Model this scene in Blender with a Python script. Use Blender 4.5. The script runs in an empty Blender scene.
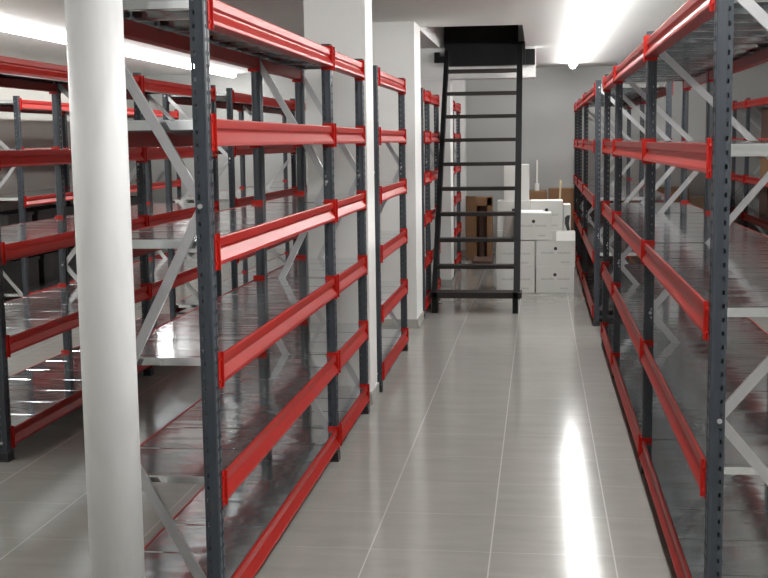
import bpy, bmesh, math, random
from mathutils import Vector, Matrix
random.seed(7)
C = bpy.context.scene.collection
sc = bpy.context.scene
PI = math.pi

# ------------------------------------------------------------------ materials
def new_mat(name):
    m = bpy.data.materials.new(name); m.use_nodes = True
    nt = m.node_tree; b = nt.nodes['Principled BSDF']
    return m, nt, b

def node(nt, t, **kw):
    n = nt.nodes.new(t)
    for k, v in kw.items():
        if k.startswith('i_'):
            n.inputs[k[2:].replace('_', ' ')].default_value = v
        else:
            setattr(n, k, v)
    return n

def plain(name, col, rough=.5, metal=0., var=.06, scale=6., bump=0., coat=0., bscale=40., spec=.5):
    """colour with a little noise variation, optional bump"""
    m, nt, b = new_mat(name)
    tc = node(nt, 'ShaderNodeTexCoord')
    nz = node(nt, 'ShaderNodeTexNoise'); nz.inputs['Scale'].default_value = scale; nz.inputs['Detail'].default_value = 3
    nt.links.new(tc.outputs['Object'], nz.inputs['Vector'])
    mx = node(nt, 'ShaderNodeMix', data_type='RGBA')
    mx.inputs['A'].default_value = (*[c*(1-var) for c in col], 1)
    mx.inputs['B'].default_value = (*[min(1, c*(1+var)) for c in col], 1)
    nt.links.new(nz.outputs['Fac'], mx.inputs['Factor'])
    nt.links.new(mx.outputs['Result'], b.inputs['Base Color'])
    b.inputs['Roughness'].default_value = rough
    b.inputs['Metallic'].default_value = metal
    b.inputs['Coat Weight'].default_value = coat
    b.inputs['Specular IOR Level'].default_value = spec
    b.inputs['Coat Roughness'].default_value = .15
    if bump:
        n2 = node(nt, 'ShaderNodeTexNoise'); n2.inputs['Scale'].default_value = bscale
        nt.links.new(tc.outputs['Object'], n2.inputs['Vector'])
        bp = node(nt, 'ShaderNodeBump'); bp.inputs['Strength'].default_value = bump; bp.inputs['Distance'].default_value = .01
        nt.links.new(n2.outputs['Fac'], bp.inputs['Height'])
        nt.links.new(bp.outputs['Normal'], b.inputs['Normal'])
    return m

M = {}
M['red'] = plain('red_enamel', (.285, .0075, .004), .38, var=.05, spec=.2)
M['red_plate'] = plain('red_connector_enamel', (.37, .010, .006), .42, var=.05, spec=.2)
M['post'] = plain('slate_powder_coat', (.026, .033, .043), .46, var=.10, scale=30)
M['foot'] = plain('black_plastic', (.012, .012, .014), .45)
M['brace'] = plain('galvanised_brace', (.52, .52, .54), .36, metal=.9, var=.08, scale=14)
M['bolt'] = plain('zinc_bolt', (.50, .50, .51), .4, metal=.8)
M['black_steel'] = plain('black_painted_steel', (.004, .004, .0045), .6, var=.2, scale=10, spec=.2)
M['tread'] = plain('worn_black_tread', (.016, .013, .012), .6, var=.3, scale=12, spec=.25)
M['white_wall'] = plain('white_plaster', (.66, .66, .65), .7, var=.015, scale=2, bump=.03)
M['grey_wall'] = plain('grey_plaster', (.37, .375, .365), .7, var=.03, scale=1.5, bump=.03)
M['cream_wall'] = plain('cream_plaster', (.60, .595, .555), .7, var=.04, scale=1.2, bump=.03)
M['ceiling'] = plain('ceiling_paint', (.82, .82, .805), .8, var=.02, scale=.8)
M['skirting'] = plain('grey_tile_skirting', (.36, .355, .335), .25, var=.08, scale=8)
M['lamp_body'] = plain('lamp_housing_white', (.8, .8, .8), .4)
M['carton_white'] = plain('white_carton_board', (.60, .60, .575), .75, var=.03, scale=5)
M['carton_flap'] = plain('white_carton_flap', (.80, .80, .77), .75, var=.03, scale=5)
M['print'] = plain('dark_grey_print', (.035, .035, .038), .8)
M['print_light'] = plain('faded_grey_print', (.40, .40, .385), .8)
M['tape'] = plain('clear_tape', (.66, .65, .60), .25)
M['grey_board'] = plain('grey_board', (.33, .30, .275), .8)
M['brown'] = plain('brown_carton_board', (.21, .11, .052), .8, var=.15, scale=6)
M['brown_dark'] = plain('dark_brown_board', (.065, .030, .020), .8, var=.2, scale=6)
M['tan'] = plain('tan_board', (.42, .33, .22), .8, var=.1, scale=5)
M['crate'] = plain('black_crate_plastic', (.010, .010, .011), .5)
M['wood'] = plain('pale_wood', (.55, .42, .25), .6, var=.15, scale=20)
M['white_plastic'] = plain('white_plastic', (.8, .8, .78), .4)

def pipe_mat():
    m, nt, b = new_mat('white_painted_pipe')
    tc = node(nt, 'ShaderNodeTexCoord')
    mp = node(nt, 'ShaderNodeMapping'); mp.inputs['Scale'].default_value = (5, 5, 1.2)
    nt.links.new(tc.outputs['Object'], mp.inputs['Vector'])
    nz = node(nt, 'ShaderNodeTexNoise'); nz.inputs['Scale'].default_value = 3.; nz.inputs['Detail'].default_value = 5
    nt.links.new(mp.outputs['Vector'], nz.inputs['Vector'])
    rp = node(nt, 'ShaderNodeValToRGB')
    rp.color_ramp.elements[0].position = .25; rp.color_ramp.elements[0].color = (.55, .553, .56, 1)
    rp.color_ramp.elements[1].position = .5; rp.color_ramp.elements[1].color = (.61, .613, .62, 1)
    nt.links.new(nz.outputs['Fac'], rp.inputs['Fac'])
    nt.links.new(rp.outputs['Color'], b.inputs['Base Color'])
    bp = node(nt, 'ShaderNodeBump'); bp.inputs['Strength'].default_value = .12; bp.inputs['Distance'].default_value = .01
    nt.links.new(nz.outputs['Fac'], bp.inputs['Height']); nt.links.new(bp.outputs['Normal'], b.inputs['Normal'])
    b.inputs['Roughness'].default_value = .45
    return m
M['pipe'] = pipe_mat()

def sheet_mat():
    m, nt, b = new_mat('galvanised_sheet')
    tc = node(nt, 'ShaderNodeTexCoord')
    nz = node(nt, 'ShaderNodeTexNoise'); nz.inputs['Scale'].default_value = 5.; nz.inputs['Detail'].default_value = 2
    nt.links.new(tc.outputs['Object'], nz.inputs['Vector'])
    rp = node(nt, 'ShaderNodeMapRange'); rp.inputs['To Min'].default_value = .06; rp.inputs['To Max'].default_value = .13
    nt.links.new(nz.outputs['Fac'], rp.inputs['Value']); nt.links.new(rp.outputs['Result'], b.inputs['Roughness'])
    b.inputs['Base Color'].default_value = (.76, .785, .80, 1)
    b.inputs['Metallic'].default_value = .95
    mp = node(nt, 'ShaderNodeMapping'); mp.inputs['Scale'].default_value = (1.2, 6., 1.)
    nt.links.new(tc.outputs['Object'], mp.inputs['Vector'])
    n2 = node(nt, 'ShaderNodeTexNoise'); n2.inputs['Scale'].default_value = 1.6; n2.inputs['Detail'].default_value = 1
    nt.links.new(mp.outputs['Vector'], n2.inputs['Vector'])
    bp = node(nt, 'ShaderNodeBump'); bp.inputs['Strength'].default_value = .12; bp.inputs['Distance'].default_value = .012
    nt.links.new(n2.outputs['Fac'], bp.inputs['Height']); nt.links.new(bp.outputs['Normal'], b.inputs['Normal'])
    return m
M['sheet'] = sheet_mat()

def floor_mat():
    m, nt, b = new_mat('polished_grey_tile')
    T = .475
    tc = node(nt, 'ShaderNodeTexCoord')
    sp = node(nt, 'ShaderNodeSeparateXYZ'); nt.links.new(tc.outputs['Object'], sp.inputs[0])
    def math_(op, a, bb=None, c=None):
        n = node(nt, 'ShaderNodeMath', operation=op)
        for i, v in enumerate((a, bb, c)):
            if v is None: continue
            if isinstance(v, (int, float)): n.inputs[i].default_value = v
            else: nt.links.new(v, n.inputs[i])
        return n.outputs[0]
    def grid(o, off):
        u = math_('DIVIDE', math_('ADD', o, off), T)
        f = math_('FRACT', u)
        d = math_('ABSOLUTE', math_('SUBTRACT', f, .5))       # .5 at a joint
        line = math_('GREATER_THAN', d, .5 - .006)
        return line, math_('FLOOR', u)
    lx, ix = grid(sp.outputs['X'], .187 + 40*T)
    ly, iy = grid(sp.outputs['Y'], -4.55 + 40*T)
    ly = math_('MULTIPLY', ly, .45)
    joint = math_('MAXIMUM', lx, ly)
    cb = node(nt, 'ShaderNodeCombineXYZ'); nt.links.new(ix, cb.inputs[0]); nt.links.new(iy, cb.inputs[1])
    wn = node(nt, 'ShaderNodeTexWhiteNoise', noise_dimensions='3D'); nt.links.new(cb.outputs[0], wn.inputs['Vector'])
    # cement-like veining stretched across each tile
    ad = node(nt, 'ShaderNodeVectorMath', operation='MULTIPLY_ADD'); ad.inputs[1].default_value = (7, 7, 7)
    nt.links.new(wn.outputs['Color'], ad.inputs[0]); nt.links.new(tc.outputs['Object'], ad.inputs[2])
    mp = node(nt, 'ShaderNodeMapping'); mp.inputs['Scale'].default_value = (1.6, 5.5, 1)
    nt.links.new(ad.outputs[0], mp.inputs['Vector'])
    nz = node(nt, 'ShaderNodeTexNoise'); nz.inputs['Scale'].default_value = 1.8; nz.inputs['Detail'].default_value = 6; nz.inputs['Roughness'].default_value = .65
    nt.links.new(mp.outputs['Vector'], nz.inputs['Vector'])
    rp = node(nt, 'ShaderNodeValToRGB')
    rp.color_ramp.elements[0].position = .3; rp.color_ramp.elements[0].color = (.25, .245, .227, 1)
    rp.color_ramp.elements[1].position = .72; rp.color_ramp.elements[1].color = (.29, .285, .265, 1)
    nt.links.new(nz.outputs['Fac'], rp.inputs['Fac'])
    mx = node(nt, 'ShaderNodeMix', data_type='RGBA'); mx.inputs['B'].default_value = (.42, .415, .39, 1)
    nt.links.new(rp.outputs['Color'], mx.inputs['A']); nt.links.new(joint, mx.inputs['Factor'])
    nt.links.new(mx.outputs['Result'], b.inputs['Base Color'])
    rr = node(nt, 'ShaderNodeMapRange'); rr.inputs['To Min'].default_value = .10; rr.inputs['To Max'].default_value = .16
    nt.links.new(nz.outputs['Fac'], rr.inputs['Value'])
    nt.links.new(rr.outputs['Result'], b.inputs['Roughness'])
    b.inputs['IOR'].default_value = 1.42; b.inputs['Specular IOR Level'].default_value = .36
    n2 = node(nt, 'ShaderNodeTexNoise'); n2.inputs['Scale'].default_value = 5
    nt.links.new(tc.outputs['Object'], n2.inputs['Vector'])
    bp = node(nt, 'ShaderNodeBump'); bp.inputs['Strength'].default_value = .03; bp.inputs['Distance'].default_value = .01
    nt.links.new(n2.outputs['Fac'], bp.inputs['Height']); nt.links.new(bp.outputs['Normal'], b.inputs['Normal'])
    return m
M['floor'] = floor_mat()

def emit_mat(name, col, s):
    m, nt, b = new_mat(name)
    b.inputs['Base Color'].default_value = (.9, .9, .9, 1)
    b.inputs['Emission Color'].default_value = (*col, 1)
    b.inputs['Emission Strength'].default_value = s
    return m
M['lamp'] = emit_mat('lit_led_diffuser', (1., .995, .975), 40.)

# ------------------------------------------------------------------ mesh helpers
def mesh_from(bm, name, mat):
    bmesh.ops.recalc_face_normals(bm, faces=bm.faces[:])
    me = bpy.data.meshes.new(name); bm.to_mesh(me); bm.free()
    me.materials.append(mat)
    return me

def place(name, me, loc=(0, 0, 0), parent=None, rz=0.):
    o = bpy.data.objects.new(name, me); C.objects.link(o)
    o.location = loc; o.rotation_euler = (0, 0, rz)
    if parent is not None: o.parent = parent
    return o

def add_box(bm, lo, hi, rot=None, piv=None, bevel=0.):
    r = bmesh.ops.create_cube(bm, size=1.)
    vs = r['verts']
    for v in vs:
        v.co = Vector([lo[i] + (v.co[i]+.5)*(hi[i]-lo[i]) for i in range(3)])
    if bevel:
        es = list({e for v in vs for e in v.link_edges})
        rr = bmesh.ops.bevel(bm, geom=es, offset=bevel, segments=2, affect='EDGES', profile=.6)
        vs = list({v for f in rr['faces'] for v in f.verts} | {v for v in vs if v.is_valid})
    if rot is not None:
        bmesh.ops.rotate(bm, verts=vs, cent=piv or (0, 0, 0), matrix=rot)
    return vs

def box_mesh(name, lo, hi, mat, bevel=0.):
    bm = bmesh.new(); add_box(bm, lo, hi, bevel=bevel); return mesh_from(bm, name, mat)

def add_prism(bm, prof, axis, a, b):
    """closed 2-D profile (list of pairs) swept along axis ('x','y','z') from a to b"""
    def P(p, t):
        return {'x': (t, p[0], p[1]), 'y': (p[0], t, p[1]), 'z': (p[0], p[1], t)}[axis]
    v0 = [bm.verts.new(P(p, a)) for p in prof]; v1 = [bm.verts.new(P(p, b)) for p in prof]
    n = len(prof)
    for i in range(n):
        bm.faces.new((v0[i], v0[(i+1) % n], v1[(i+1) % n], v1[i]))
    bm.faces.new(v0); bm.faces.new(v1[::-1])

def add_bar(bm, p, q, w, t, up=(0, 1, 0), lip=0.):
    """bar from p to q; w across (perpendicular to up), t along up; lip>0 makes a C-channel"""
    p, q = Vector(p), Vector(q); d = (q-p); L = d.length; d.normalize()
    up = Vector(up); up = (up - d*up.dot(d)).normalized(); s = d.cross(up)
    if lip:
        g = .003
        prof = [(-w/2, 0), (w/2, 0), (w/2, t), (w/2-g, t), (w/2-g, g), (-w/2+g, g), (-w/2+g, t), (-w/2, t)]
    else:
        prof = [(-w/2, -t/2), (w/2, -t/2), (w/2, t/2), (-w/2, t/2)]
    v0 = [bm.verts.new(p + s*a + up*b) for a, b in prof]; v1 = [bm.verts.new(q + s*a + up*b) for a, b in prof]
    n = len(prof)
    for i in range(n):
        bm.faces.new((v0[i], v0[(i+1) % n], v1[(i+1) % n], v1[i]))
    bm.faces.new(v0); bm.faces.new(v1[::-1])

def add_cyl(bm, p, q, r, seg=12):
    p, q = Vector(p), Vector(q); d = q-p
    res = bmesh.ops.create_cone(bm, cap_ends=True, segments=seg, radius1=r, radius2=r, depth=d.length)
    R = d.to_track_quat('Z', 'Y').to_matrix().to_4x4(); R.translation = (p+q)/2
    bmesh.ops.transform(bm, verts=res['verts'], matrix=R)

def tag(o, label=None, cat=None, group=None, kind=None):
    if label: o['label'] = label
    if cat: o['category'] = cat
    if group: o['group'] = group
    if kind: o['kind'] = kind
    return o

def thing(name, loc, label, cat, group=None):
    o = bpy.data.objects.new(name, None); C.objects.link(o); o.location = loc
    o.empty_display_size = .1
    return tag(o, label, cat, group)

def struct(name, me, loc=(0, 0, 0)):
    return tag(place(name, me, loc), kind='structure')

def struct_box(name, lo, hi, mat, bevel=0.):
    return struct(name, box_mesh(name, lo, hi, mat, bevel))

# ------------------------------------------------------------------ room shell
XL, XR, YB, YF, H = -6.0, 4.2, -2.5, 17.1, 2.60
HX0, HX1, HY0, HY1 = -1.075, -.15, 10.76, 13.45      # stair hatch
struct_box('floor', (XL-.1, YB-.1, -.1), (XR+.1, YF+.1, 0), M['floor'])
bm = bmesh.new()
for lo, hi in (((XL-.1, YB-.1), (XR+.1, HY0)), ((XL-.1, HY1), (XR+.1, YF+.1)), ((XL-.1, HY0), (HX0, HY1)), ((HX1, HY0), (XR+.1, HY1))):
    add_box(bm, (lo[0], lo[1], H), (hi[0], hi[1], H+.25))
struct('ceiling', mesh_from(bm, 'ceiling', M['ceiling']))
struct_box('wall_left', (XL-.1, YB-.1, 0), (XL, YF+.1, H), M['cream_wall'])
struct_box('wall_right', (XR, YB-.1, 0), (XR+.1, YF+.1, H), M['cream_wall'])
struct_box('wall_back', (XL, YF, 0), (XR, YF+.1, H), M['grey_wall'])
struct_box('wall_front', (XL, YB-.1, 0), (XR, YB, H), M['white_wall'])
# stair well above the hatch
bm = bmesh.new()
t = .08; z0, z1 = H+.25, 3.7
add_box(bm, (HX0-t, HY0-t, z0), (HX0, HY1+t, z1)); add_box(bm, (HX1, HY0-t, z0), (HX1+t, HY1+t, z1))
add_box(bm, (HX0, HY0-t, z0), (HX1, HY0, z1)); add_box(bm, (HX0, HY1, z0), (HX1, HY1+t, z1))
add_box(bm, (HX0-t, HY0-t, z1), (HX1+t, HY1+t, z1+t))
struct('wall_stairwell', mesh_from(bm, 'wall_stairwell', M['white_wall']))
# downstand beam at the far edge of the hatch
struct_box('trim_1', (-1.33, 13.2, 2.27), (-.045, 13.5, H), M['white_wall'])
# skirting of the outer walls
struct_box('baseboard_left', (XL, YB, 0), (XL+.012, YF, .075), M['skirting'])
struct_box('baseboard_back', (XL+.012, YF-.012, 0), (XR, YF, .075), M['skirting'])

def pillar(x0, x1, y0, y1, z1, n):
    p = struct_box('pillar', (x0, y0, 0), (x1, y1, z1), M['white_wall'], .004)
    bm = bmesh.new(); e = .012
    add_box(bm, (x0-e, y0-e, 0), (x1+e, y0, .075)); add_box(bm, (x1, y0, 0), (x1+e, y1, .075)); add_box(bm, (x0-e, y0, 0), (x0, y1, .075))
    struct('baseboard_pillar', mesh_from(bm, 'baseboard_pillar', M['skirting']))
pillar(-1.395, -1.025, 7.17, 7.47, H, 1)
pillar(-1.40, -1.045, 10.2, 10.72, H, 2)
pillar(-1.33, -.965, 13.2, 13.6, 2.27, 3)
pillar(-1.40, -1.03, 16.80, 17.1, H, 4)

# round white column
bm = bmesh.new(); add_cyl(bm, (0, 0, 0), (0, 0, H), .079, 48)
o = place('round_column', mesh_from(bm, 'round_column', M['pipe']), (-1.238, 3.30, 0))
for f in o.data.polygons: f.use_smooth = len(f.vertices) == 4
tag(o, 'round white painted column from floor to ceiling in the left foreground', 'column')

# ------------------------------------------------------------------ ceiling lamps
def lamp(x, y0, y1, label):
    t_ = thing('ceiling_light', (x, y0, H), label, 'ceiling light', 'linear ceiling lights')
    L = y1-y0
    bm = bmesh.new(); add_box(bm, (-.051, 0, -.012), (.051, L, 0), bevel=.002); place('lamp_housing', mesh_from(bm, 'lamp_housing', M['lamp_body']), parent=t_)
    bm = bmesh.new(); add_prism(bm, [(.050*math.cos(q*PI/10), -.0125-.06*math.sin(q*PI/10)) for q in range(11)], 'y', .005, L-.005); place('diffuser', mesh_from(bm, 'lamp_diffuser', M['lamp']), parent=t_)
    return t_
lamp(.435, .3, 16.3, 'long bright ceiling light running above the right shelving row')
lamp(2.90, 0., 13.7, 'long ceiling light over the far right shelving, out beyond the right picture edge')
lamp(-4.30, .3, 16.8, 'long bright ceiling light over the far left shelving rows')

# ------------------------------------------------------------------ shelving parts
PW, PD = .045, .062           # post section: across, along the row
cache = {}
def cached(key, fn):
    if key not in cache: cache[key] = fn()
    return cache[key]

def post_mesh(hh):
    """C-section upright, web towards +x at x=+PW/2, rows of slots in web and flanges (real holes)"""
    bm = bmesh.new()
    x0, x1, y0, y1 = -PW/2, PW/2, -PD/2, PD/2
    # unrolled contour: (x, y, hole?) column flags belong to the span that STARTS at the point
    pts = [(x0, y0+.026, 0), (x0, y0+.001, 0), (x0+.008, y0, 1), (x0+.016, y0, 0), (x1-.012, y0+.003, 0), (x1-.004, y0+.003, 0),
           (x1, y0+.007, 0), (x1, y0+.012, 1), (x1, y0+.023, 0), (x1-.003, y0+.026, 0), (x1-.003, y1-.026, 0), (x1, y1-.023, 1), (x1, y1-.012, 0), (x1, y1-.007, 0),
           (x1-.004, y1-.003, 0), (x1-.012, y1-.003, 0), (x0+.016, y1, 1), (x0+.008, y1, 0), (x0, y1-.001, 0), (x0, y1-.026, 0)]
    zs = [0.004]; flags = []
    z = .030
    while z + .02 < hh:
        zs += [z, z+.013]; flags += [0, 1]; z += .04
    zs.append(hh); flags.append(0)
    grid = [[bm.verts.new((p[0], p[1], zz)) for p in pts] for zz in zs]
    for r in range(len(zs)-1):
        for c in range(len(pts)-1):
            if flags[r] and pts[c][2]: continue
            bm.faces.new((grid[r][c], grid[r][c+1], grid[r+1][c+1], grid[r+1][c]))
    bmesh.ops.recalc_face_normals(bm, faces=bm.faces[:])
    bmesh.ops.solidify(bm, geom=bm.faces[:], thickness=.0022)
    return mesh_from(bm, 'post', M['post'])

def foot_mesh():
    bm = bmesh.new()
    add_box(bm, (-PW/2-.006, -PD/2-.006, 0), (PW/2+.006, PD/2+.006, .006))
    add_box(bm, (-PW/2-.0035, -PD/2-.0035, .006), (PW/2+.0035, PD/2+.0035, .045), bevel=.002)
    return mesh_from(bm, 'foot', M['foot'])

BH = .043
BEAM = [(-.008, BH), (.000, BH), (.002, BH-.004), (.002, .014), (-.008, .007), (-.008, .001), (.012, -.030), (.013, -BH+.003), (.010, -BH), (-.040, -BH), (-.040, .010), (-.008, .010)]
def beam_mesh(L):
    bm = bmesh.new(); add_prism(bm, BEAM, 'y', -L/2, L/2); return mesh_from(bm, 'beam', M['red'])

def conn_mesh(s):
    """L-plate at the end of a beam; s=+1: the post lies towards +y.  Origin at the post-side face of the beam end"""
    bm = bmesh.new(); hz = .058; g = .003
    a, b = sorted((-s*g, s*0.0002))
    add_box(bm, (-PW-.001, a, -hz), (.0135, b, hz), bevel=.0012)                 # on the post's face towards the bay
    a, b = sorted((0, s*.0235))
    add_box(bm, (.0008, a, -hz), (.0008+g, b, hz), bevel=.0012)                        # hooked on the slotted face
    for z in (-.036, .036):
        add_cyl(bm, (.0008+g, s*.012, z), (.0008+g+.004, s*.012, z), .006, 8)         # hook rivets
    return mesh_from(bm, 'connector', M['red_plate'])

def shelf_mesh(L, W):
    """row of folded steel planks: each an inverted tray with return lips and two stiffeners"""
    bm = bmesh.new(); n = max(2, round(L/.33)); w = L/n; g = .0015; hgt = .031; tk = .0016; lip = .014
    for i in range(n):
        a = -L/2 + i*w + .0007; b = a + w - .0014
        prof = [(a, -hgt), (a+lip, -hgt), (a+lip, -hgt+tk), (a+tk, -hgt+tk), (a+tk, -tk),
                (b-tk, -tk), (b-tk, -hgt+tk), (b-lip, -hgt+tk), (b-lip, -hgt), (b, -hgt), (b, -.003), (b-.005, .0008), (a+.005, .0008), (a, -.003)]
        add_prism(bm, prof, 'x', -W/2, W/2)
        for k in (1, 2):
            yc = a + (b-a)*k/3
            add_prism(bm, [(yc-.014, -tk), (yc-.007, -.014), (yc+.007, -.014), (yc+.014, -tk)], 'x', -W/2+.004, W/2-.004)
    add_box(bm, (-W/2+.028, -.22*L-.018, -.046), (W/2-.028, -.22*L+.018, -hgt-.0005))   # support bar under the planks
    for sg in (-1, 1):                                    # end infill between the posts
        a, b = sorted((sg*L/2, sg*(L/2+.028))); add_box(bm, (-W/2+.040, a, -.006), (W/2-.040, b, -.0004))
    return mesh_from(bm, 'shelf', M['sheet'])

def brace_mesh(dx, dz):
    bm = bmesh.new(); add_bar(bm, (0, 0, 0), (dx, 0, dz), .031, .014, up=(0, 1, 0), lip=1)
    return mesh_from(bm, 'diagonal_brace', M['brace'])

def bolt_mesh():
    bm = bmesh.new(); add_cyl(bm, (0, -.034, 0), (0, .034, 0), .005, 8)
    add_cyl(bm, (0, -.040, 0), (0, -.0325, 0), .008, 6); add_cyl(bm, (0, .0325, 0), (0, .040, 0), .008, 6)
    return mesh_from(bm, 'bolt', M['bolt'])

def tie_mesh(dx):
    bm = bmesh.new(); add_bar(bm, (0, 0, 0), (dx, 0, 0), .030, .014, up=(0, 1, 0), lip=1)
    return mesh_from(bm, 'cross_tie', M['post'])

ZL = [.124, .502, .888, 1.264, 1.636, 2.008]
ZR = [.117, .591, 1.066, 1.540, 2.014]

def rack(xf, depth, side, ys, zs, top, nodes, label):
    """xf: centre of the aisle-side posts; side=+1 when the aisle lies towards +x.  ys: frame positions"""
    root = thing('shelving_rack', (xf, ys[0], 0), label, 'shelving rack', 'red and grey shelving racks')
    xb = -side*depth                                     # local x of the rear posts
    r_front, r_back = (0, PI) if side > 0 else (PI, 0)
    pm = cached(('post', top), lambda: post_mesh(top)); fm = cached('foot', foot_mesh); bo = cached('bolt', bolt_mesh)
    for y in ys:
        for lx, rz in ((0, r_front), (xb, r_back)):
            p = place('post', pm, (lx, y-ys[0], 0), root, rz)
            place('foot', fm, (0, 0, 0), p)
        lo, hi = sorted((0, xb)); xs = (lo, hi)
        for i in range(len(nodes)-1):
            a, b = xs[i % 2], xs[(i+1) % 2]; za, zb = nodes[i], nodes[i+1]
            ins = .006 if b > a else -.006
            br = place('diagonal_brace', cached(('brace', round(b-a, 3), round(zb-za, 3)), lambda: brace_mesh(b-a-2*ins, zb-za)), (a+ins, y-ys[0]-.007, za), root)
            place('bolt', bo, (b-a-2*ins if i % 2 == 0 or i == len(nodes)-2 else b-a-2*ins, .007, zb-za), br)
            if i == 0: place('bolt', bo, (0, .007, 0), br)
        for z in (.075,):
            place('cross_tie', cached(('tie', depth), lambda: tie_mesh(depth-.012)), (lo+.006, y-ys[0]-.007, z), root)
    for i in range(len(ys)-1):
        L = ys[i+1]-ys[i]-PD-.001; yc = (ys[i]+ys[i+1])/2-ys[0]
        bmsh = cached(('beam', round(L, 4)), lambda: beam_mesh(L-.007))
        smsh = cached(('shelf', round(L, 4), depth), lambda: shelf_mesh(L-.012, depth+PW-.021))
        c1, c2 = cached('cp', lambda: conn_mesh(1)), cached('cm', lambda: conn_mesh(-1))
        for z in zs:
            for lx, rz, s in ((0, r_front, side), (xb, r_back, -side)):
                bb = place('beam', bmsh, (lx + s*PW/2, yc, z), root, rz)
                place('connector', c1, (0, L/2, 0), bb)
                place('connector', c2, (0, -L/2, 0), bb)
            place('shelf', smsh, (xb/2, yc, z+BH-.002), root)
    return root

NL = [2.00, 1.41, .74, .12]
NR = [2.03, 1.47, .78, .10]
rack(-1.03, .352, 1, (3.63, 5.86, 6.93), ZL, 2.075, NL, 'nearest six-level red and grey shelving rack left of the aisle, behind the round white column')
rack(-1.03, .36, 1, (7.56, 9.08), ZL, 2.075, NL, 'single-bay shelving rack left of the aisle between the first and second white pillars')
rack(-1.055, .36, 1, (10.80, 11.42, 12.45), ZL, 2.075, NL, 'shelving rack partly behind the left side of the black ladder')
rack(-1.03, .36, 1, (13.70, 14.35, 15.45), ZL, 2.075, NL, 'farthest shelving rack left of the aisle, seen through the ladder rungs')
rack(.515, .585, -1, (3.55, 5.77, 8.10, 9.46), ZR, 2.09, NR, 'nearest five-level shelving rack on the right of the aisle, cut by the right picture edge')
rack(.49, .585, -1, (10.40, 13.05, 14.95, 16.45), ZR, 2.09, NR, 'far shelving rack right of the aisle beside the white cartons')
rack(-2.715, .585, 1, (5.72, 8.00, 9.90), ZR, 2.09, NR, 'second-row shelving rack at the left picture edge, behind the round white column')
rack(-2.715, .585, 1, (10.46, 13.20, 15.50), ZR, 2.09, NR, 'second-row shelving rack farther back, seen through the nearest left rack')
rack(-5.02, .585, 1, (11.20, 13.80, 16.40), ZR, 2.09, NR, 'shelving rack along the far left wall holding black crates')
rack(2.62, .585, -1, (11.60, 13.75, 15.85, 16.90), ZR, 2.09, NR, 'shelving rack at the far right holding brown cartons')

# ------------------------------------------------------------------ steep black ladder
LX0, LX1 = -1.002, -.195
LT = [(11.15 + i*1.60/9, .195 + i*2.145/9) for i in range(10)]
dY, dZ = 1.60/9, 2.145/9
lad = thing('ladder', ((LX0+LX1)/2, 11.15, 0), 'steep black steel ladder stair leading up through the ceiling hatch', 'ladder')
ox, oy = (LX0+LX1)/2, 11.15
def lad_stringer(x, ztop, wd):
    bm = bmesh.new()
    yb, zb = 11.15-dY*.15, .165-dZ*.15 + .02
    yt = 11.15 + (ztop-.165)/dZ*dY
    add_bar(bm, (x-ox, yb-oy+.05, zb), (x-ox, yt-oy+.05, ztop), wd, .11, up=(0, -dZ, dY))
    return mesh_from(bm, 'stringer', M['black_steel'])
place('stringer', lad_stringer(LX0+.022, 2.52, .044), parent=lad)
place('stringer', lad_stringer(LX1-.014, 2.57, .060), parent=lad)
for x in (LX0+.035, LX1-.022):
    place('leg', box_mesh('leg', (x-ox-.03, -.05, 0), (x-ox+.022, .07, .20), M['black_steel'], .003), parent=lad)
for i, (y, z) in enumerate(LT):
    e = .013 if i == 0 else -.004
    th = .055 if i == 0 else .036
    x0 = (LX0-e if i == 0 else LX0+.044)-ox; x1 = (LX1+.034 if i == 0 else LX1-.044)-ox
    dpt = .22 if i == 0 else .15
    bm = bmesh.new(); add_box(bm, (x0, y-oy-.05, z-th), (x1, y-oy-.05+dpt, z), bevel=.003)
    place('tread', mesh_from(bm, 'tread', M['tread']), parent=lad)
# steel support bar across the hatch with end brackets
hb = thing('support_beam', (-.60, 13.0, 2.40), 'black steel support bar under the far edge of the ceiling hatch', 'beam')
place('bar', box_mesh('bar', (-.415, .11, 0), (.445, .195, .245), M['black_steel'], .004), parent=hb)
bm = bmesh.new(); add_box(bm, (-.53, .11, .04), (-.416, .195, .105)); add_box(bm, (-.53, .11, .105), (-.475, .195, .15))
place('bracket', mesh_from(bm, 'bracket', M['black_steel']), parent=hb)
place('bracket', box_mesh('bracket', (.446, .11, 0), (.55, .195, .165), M['black_steel'], .003), parent=hb)
# black panel closing the far side of the stair well
def panel_mat():
    m, nt, b = new_mat('black_patterned_sheet')
    tc = node(nt, 'ShaderNodeTexCoord'); vo = node(nt, 'ShaderNodeTexVoronoi'); vo.inputs['Scale'].default_value = 26
    nt.links.new(tc.outputs['Object'], vo.inputs['Vector'])
    bp = node(nt, 'ShaderNodeBump'); bp.inputs['Strength'].default_value = .5; bp.inputs['Distance'].default_value = .008
    nt.links.new(vo.outputs['Distance'], bp.inputs['Height']); nt.links.new(bp.outputs['Normal'], b.inputs['Normal'])
    b.inputs['Base Color'].default_value = (.006, .0065, .0055, 1); b.inputs['Roughness'].default_value = .45; b.inputs['Specular IOR Level'].default_value = .25
    return m
M['panel'] = panel_mat()
o = place('hatch_panel', box_mesh('hatch_panel', (-.425, 0, 0), (.385, .03, .86), M['panel'], .003), (-.62, 13.40, 2.6005))
tag(o, 'black patterned steel panel inside the ceiling hatch above the ladder', 'panel')

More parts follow.
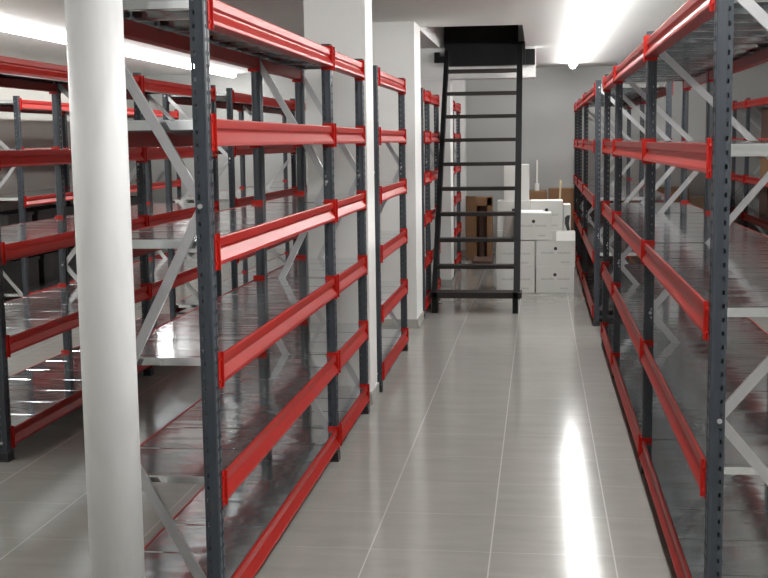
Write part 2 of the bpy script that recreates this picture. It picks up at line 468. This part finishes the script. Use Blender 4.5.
# ------------------------------------------------------------------ cartons
def carton(x0, x1, y0, y1, z0, z1, label, open_flaps=False, mat='carton_white', marks=True, group='white cartons by the far wall', rz=0.):
    w, d, h = x1-x0, y1-y0, z1-z0
    t_ = thing('carton', ((x0+x1)/2, (y0+y1)/2, z0), label, 'box', group); t_.rotation_euler.z = rz
    bm = bmesh.new(); k = .004
    if open_flaps:
        add_box(bm, (-w/2, -d/2, 0), (w/2, d/2, k)); add_box(bm, (-w/2, -d/2, k), (w/2, -d/2+k, h)); add_box(bm, (-w/2, d/2-k, k), (w/2, d/2, h))
        add_box(bm, (-w/2, -d/2+k, k), (-w/2+k, d/2-k, h)); add_box(bm, (w/2-k, -d/2+k, k), (w/2, d/2-k, h))
    else:
        add_box(bm, (-w/2, -d/2, 0), (w/2, d/2, h), bevel=.004)
    place('body', mesh_from(bm, 'carton_body', M[mat]), parent=t_)
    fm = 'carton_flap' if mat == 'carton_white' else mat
    if not open_flaps:
        bm = bmesh.new()
        add_box(bm, (-w/2+.003, -d/2+.003, h), (w/2-.003, -.002, h+.003)); place('flap', mesh_from(bm, 'carton_flap', M[fm]), parent=t_)
        bm = bmesh.new()
        add_box(bm, (-w/2+.003, .002, h), (w/2-.003, d/2-.003, h+.003)); place('flap', mesh_from(bm, 'carton_flap', M[fm]), parent=t_)
    if marks:
        bm = bmesh.new(); add_cyl(bm, (0.0, -d/2-.0012, h*.70), (0.0, -d/2-.0002, h*.70), .018, 20)
        place('logo_print', mesh_from(bm, 'logo_print', M['print']), parent=t_)
        rnd = random.Random(3)
        bm = bmesh.new(); x = -w*.36
        while x < w*.36:
            ww = rnd.uniform(.006, .013)
            if not (-.012 < x < .012):
                hh = rnd.choice((.014, .014, .022)); add_box(bm, (x, -d/2-.001, h*.50), (x+ww, -d/2-.0002, h*.50+hh))
            x += ww+.005
        place('text_print', mesh_from(bm, 'text_print', M['print_light']), parent=t_)
        bm = bmesh.new(); x = w*.14
        while x < w*.34:
            ww = rnd.uniform(.005, .010); add_box(bm, (x, -d/2-.001, h*.14), (x+ww, -d/2-.0002, h*.14+.016)); x += ww+.004
        place('text_print', mesh_from(bm, 'text_print', M['print_light']), parent=t_)
    return t_
def flap_up(t_, lo, hi, axis, ang, piv):
    bm = bmesh.new(); add_box(bm, lo, hi, rot=Matrix.Rotation(ang, 3, axis), piv=piv)
    return place('flap', mesh_from(bm, 'carton_flap', M['carton_flap']), parent=t_)

FY = 12.65
carton(-.036, .362, FY, FY+.30, 0, .272, 'white carton on the floor at the right, under the open white carton')
c = carton(-.036, .372, FY, FY+.30, .276, .548, 'open white carton with raised flaps on top of the right stack', open_flaps=True)
flap_up(c, (.008, -.150, .272), (.204, -.146, .372), 'X', -.25, (0, -.15, .272))
flap_up(c, (.200, -.14, .272), (.204, .14, .36), 'Y', -.15, (.204, 0, .272))
flap_up(c, (.02, .146, .272), (.204, .150, .36), 'X', .2, (0, .15, .272))
carton(-.448, -.046, FY, FY+.30, 0, .266, 'white carton on the floor behind the ladder, bottom of the left stack')
carton(-.452, -.046, FY, FY+.30, .270, .540, 'white carton behind the ladder, second from the floor in the left stack')
c = carton(-.248, .125, FY+.01, FY+.29, .556, .836, 'white carton set across both front stacks, with logo and bulging top')
flap_up(c, (-.186, -.139, .284), (.10, -.02, .288), 'X', .18, (0, -.139, .284))
BY = 13.0
k = .313
names = ['floor-level white carton hidden behind the left front stack', 'middle white carton of the rear left stack, behind the ladder', 'top white carton of the rear left stack, under the tall carton']
names2 = ['floor-level white carton at the rear, behind the right front stack', 'middle white carton of the rear right stack, behind the front cartons', 'top white carton of the rear right stack, beside the tall carton']
for i in range(3):
    if i > 0:
        carton(-.452, -.102, BY, BY+.34, i*(k+.004), i*(k+.004)+k-.001, names[i], marks=i == 2)
        carton(-.098, .250, BY, BY+.34, i*(k+.004), i*(k+.004)+k-.001, names2[i], marks=i == 2)
    else:
        carton(-.452, -.102, BY, BY+.34, 0, k, names[0], marks=False)
        carton(-.098, .250, BY, BY+.34, 0, k, names2[0], marks=False)
carton(-.380, -.112, BY+.03, BY+.30, 3*(k+.004), 3*(k+.004)+.385, 'tall narrow white carton standing on top of the rear left stack', marks=False)
t_ = carton(.258, .335, BY+.05, BY+.38, 0, .90, 'narrow tall white carton with dark print at the right of the rear stack', marks=False)
bm = bmesh.new(); add_prism(bm, [(-.025, .70), (.0, .62), (.03, .62), (.018, .70), (.03, .79), (.0, .79), (-.025, .765)], 'y', -.167, -.1655)
place('picture_print', mesh_from(bm, 'picture_print', M['print']), parent=t_)
# plain grey-brown panel filling the gap between the stacks
o = place('board', box_mesh('board', (0, 0, 0), (.15, .006, .27), M['grey_board']), (-.365, FY+.28, .545))
tag(o, 'grey-brown panel standing on the left stack behind the ladder', 'flat_panel')

# brown carton on end, open to the front, near the far wall
t_ = thing('open_carton', (-.81, 16.2, 0), 'tall open brown carton standing on end by the far wall, left of the white cartons', 'box')
place('back_panel', box_mesh('back_panel', (-.17, .34, 0), (.17, .344, .84), M['brown']), parent=t_)
place('side_panel', box_mesh('side_panel', (-.174, 0, 0), (-.170, .344, .84), M['brown']), parent=t_)
place('side_panel', box_mesh('side_panel', (.170, 0, 0), (.174, .344, .84), M['brown']), parent=t_)
place('top_panel', box_mesh('top_panel', (-.17, 0, .836), (.17, .34, .84), M['brown']), parent=t_)
bm = bmesh.new(); add_box(bm, (-.174, -.004, .02), (.0, 0, .86), rot=Matrix.Rotation(-.55, 3, 'Z'), piv=(-.174, 0, 0)); place('flap', mesh_from(bm, 'flap', M['brown']), parent=t_)
bm = bmesh.new(); add_box(bm, (.11, -.004, .02), (.174, 0, .84)); place('flap', mesh_from(bm, 'flap', M['brown']), parent=t_)
bm = bmesh.new(); add_box(bm, (-.1, -.004, .73), (.174, 0, .84)); place('flap', mesh_from(bm, 'flap', M['brown']), parent=t_)
o = place('roll', box_mesh('roll', (-.06, -.05, 0), (.09, .05, .78), M['brown_dark'], .03), (-.76, 16.35, .001))  # plain dark brown block set inside the carton's open front
tag(o, 'dark brown upright block standing inside the open brown carton', 'roll')
o = place('flat_carton', box_mesh('flat_carton', (-.12, -.3, 0), (.13, .3, .10), M['brown_dark'], .006), (-.72, 15.3, 0))
tag(o, 'low dark brown flat carton on the floor in front of the open carton', 'box')

# brown cartons along the far wall
bx = [(.125, .52, .93, 'brown'), (.55, 1.00, .88, 'brown_dark'), (1.03, 1.45, .93, 'brown'), (1.48, 1.98, .93, 'brown'), (2.0, 2.45, .80, 'tan')]
lab = ['brown carton stack by the far wall right behind the white cartons', 'dark brown tall carton by the far wall behind the far right rack',
       'brown tall carton by the far wall, third from the white cartons', 'wide brown carton by the far wall seen under a red beam of the right rack', 'pale tan tall carton by the far wall, at the right end of the brown ones']
carton(-.40, .10, 16.45, 16.95, 0, .90, 'brown tall carton by the far wall directly behind the tall white carton', mat='brown', marks=False, group='brown cartons along the far wall')
for (a, b_, h_, m_), l_ in zip(bx, lab):
    carton(a, b_, 16.45 if a > 1.2 else 16.63, 16.98, 0, h_, l_, mat=m_, marks=False, group='brown cartons along the far wall')
bm = bmesh.new(); add_bar(bm, (0, 0, .0), (.05, .25, 1.05), .025, .025); o = place('wooden_stick', mesh_from(bm, 'wooden_stick', M['wood']), (.235, 16.2, .0))
tag(o, 'thin pale wooden stick leaning on the brown cartons by the far wall', 'stick')
bm = bmesh.new(); add_cyl(bm, (0, 0, .10), (0, 0, .42), .012, 10); add_cyl(bm, (0, 0, 0), (0, 0, .10), .032, 14)  # thin white upright stick with a wider foot, exact object unidentified
o = place('hanging_cord', mesh_from(bm, 'hanging_cord', M['white_plastic']), (-.034, 16.75, .903)); o.name = 'white_stick'
tag(o, 'slim upright white stick widening at its foot on the brown cartons by the far wall', 'white_stick')

# black crates on the rack by the left wall
def crate_mesh():
    bm = bmesh.new(); w, d, h, k = .36, .56, .30, .012
    add_box(bm, (-w/2, -d/2, 0), (w/2, d/2, k)); add_box(bm, (-w/2, -d/2, k), (w/2, -d/2+k, h)); add_box(bm, (-w/2, d/2-k, k), (w/2, d/2, h))
    add_box(bm, (-w/2, -d/2+k, k), (-w/2+k, d/2-k, h)); add_box(bm, (w/2-k, -d/2+k, k), (w/2, d/2-k, h))
    return mesh_from(bm, 'crate_body', M['crate'])
def crate_rim():
    bm = bmesh.new(); w, d, h, k = .36, .56, .30, .016
    add_box(bm, (-w/2-k, -d/2-k, h-.03), (w/2+k, -d/2, h)); add_box(bm, (-w/2-k, d/2, h-.03), (w/2+k, d/2+k, h))
    add_box(bm, (-w/2-k, -d/2, h-.03), (-w/2, d/2, h)); add_box(bm, (w/2, -d/2, h-.03), (w/2+k, d/2, h))
    return mesh_from(bm, 'crate_rim', M['crate'])
cm, cr = crate_mesh(), crate_rim()
spots = [(11.6, 2), (12.3, 2), (13.0, 2), (14.3, 2), (15.1, 2), (11.7, 1), (12.4, 1), (13.1, 1)]
pos = ['nearest', 'second', 'third', 'fourth', 'fifth']
for i, (y, lv) in enumerate(spots):
    z = ZR[lv]+BH-.002+.001 if False else ZR[1 if lv == 2 else 0]+BH-.0005
    n = i if i < 5 else i-5
    t_ = thing('crate', (-5.40, y, z), 'black plastic crate by the left wall, %s along the %s shelf of its rack' % (pos[n], 'second lowest' if lv == 2 else 'lowest'), 'crate', 'black crates on the rack by the left wall')
    place('body', cm, parent=t_); place('rim', cr, parent=t_)

# brown cartons on the far right rack
bl = ['lowest shelf', 'second lowest shelf', 'middle shelf', 'second highest shelf']
for lv in range(1, 4):
    for j, (y, hh) in enumerate(((13.97, .36), (14.62, .33), (15.22, .37))):
        z = ZR[lv]+BH-.0005
        carton(2.765, 3.14, y, y+.50, z, z+hh-.03*(lv == 2), 'brown carton %s on the %s of the far right rack' % (['nearest', 'in the middle', 'farthest'][j], bl[lv]),
               mat='brown_dark' if (j+lv) % 2 else 'brown', marks=False, group='brown cartons on the far right rack')

# ------------------------------------------------------------------ camera, world, view
f_px, yaw, pitch, roll = 1200., .129632721, .121996245, -.0136323096
cam = bpy.data.cameras.new('camera'); co = bpy.data.objects.new('camera', cam); C.objects.link(co)
cam.sensor_fit = 'HORIZONTAL'; cam.sensor_width = 36.; cam.lens = f_px/768*36.
cam.clip_start = .05; cam.clip_end = 100
co.location = (0, 0, 1.6)
R = Matrix.Rotation(yaw, 4, 'Z') @ Matrix.Rotation(PI/2-pitch, 4, 'X') @ Matrix.Rotation(roll, 4, 'Z')
co.rotation_euler = R.to_euler()
sc.camera = co
w = bpy.data.worlds.new('world'); sc.world = w; w.use_nodes = True
w.node_tree.nodes['Background'].inputs['Color'].default_value = (.5, .52, .55, 1)
w.node_tree.nodes['Background'].inputs['Strength'].default_value = .05
sc.view_settings.view_transform = 'Standard'; sc.view_settings.look = 'None'; sc.view_settings.gamma = 1.
sc.view_settings.use_curve_mapping = False
sc.view_settings.exposure = .15
sc.cycles.use_denoising = True
sc.cycles.max_bounces = 14; sc.cycles.diffuse_bounces = 6; sc.cycles.glossy_bounces = 8
sc.cycles.caustics_reflective = False; sc.cycles.caustics_refractive = False
sc.cycles.sample_clamp_indirect = 12.
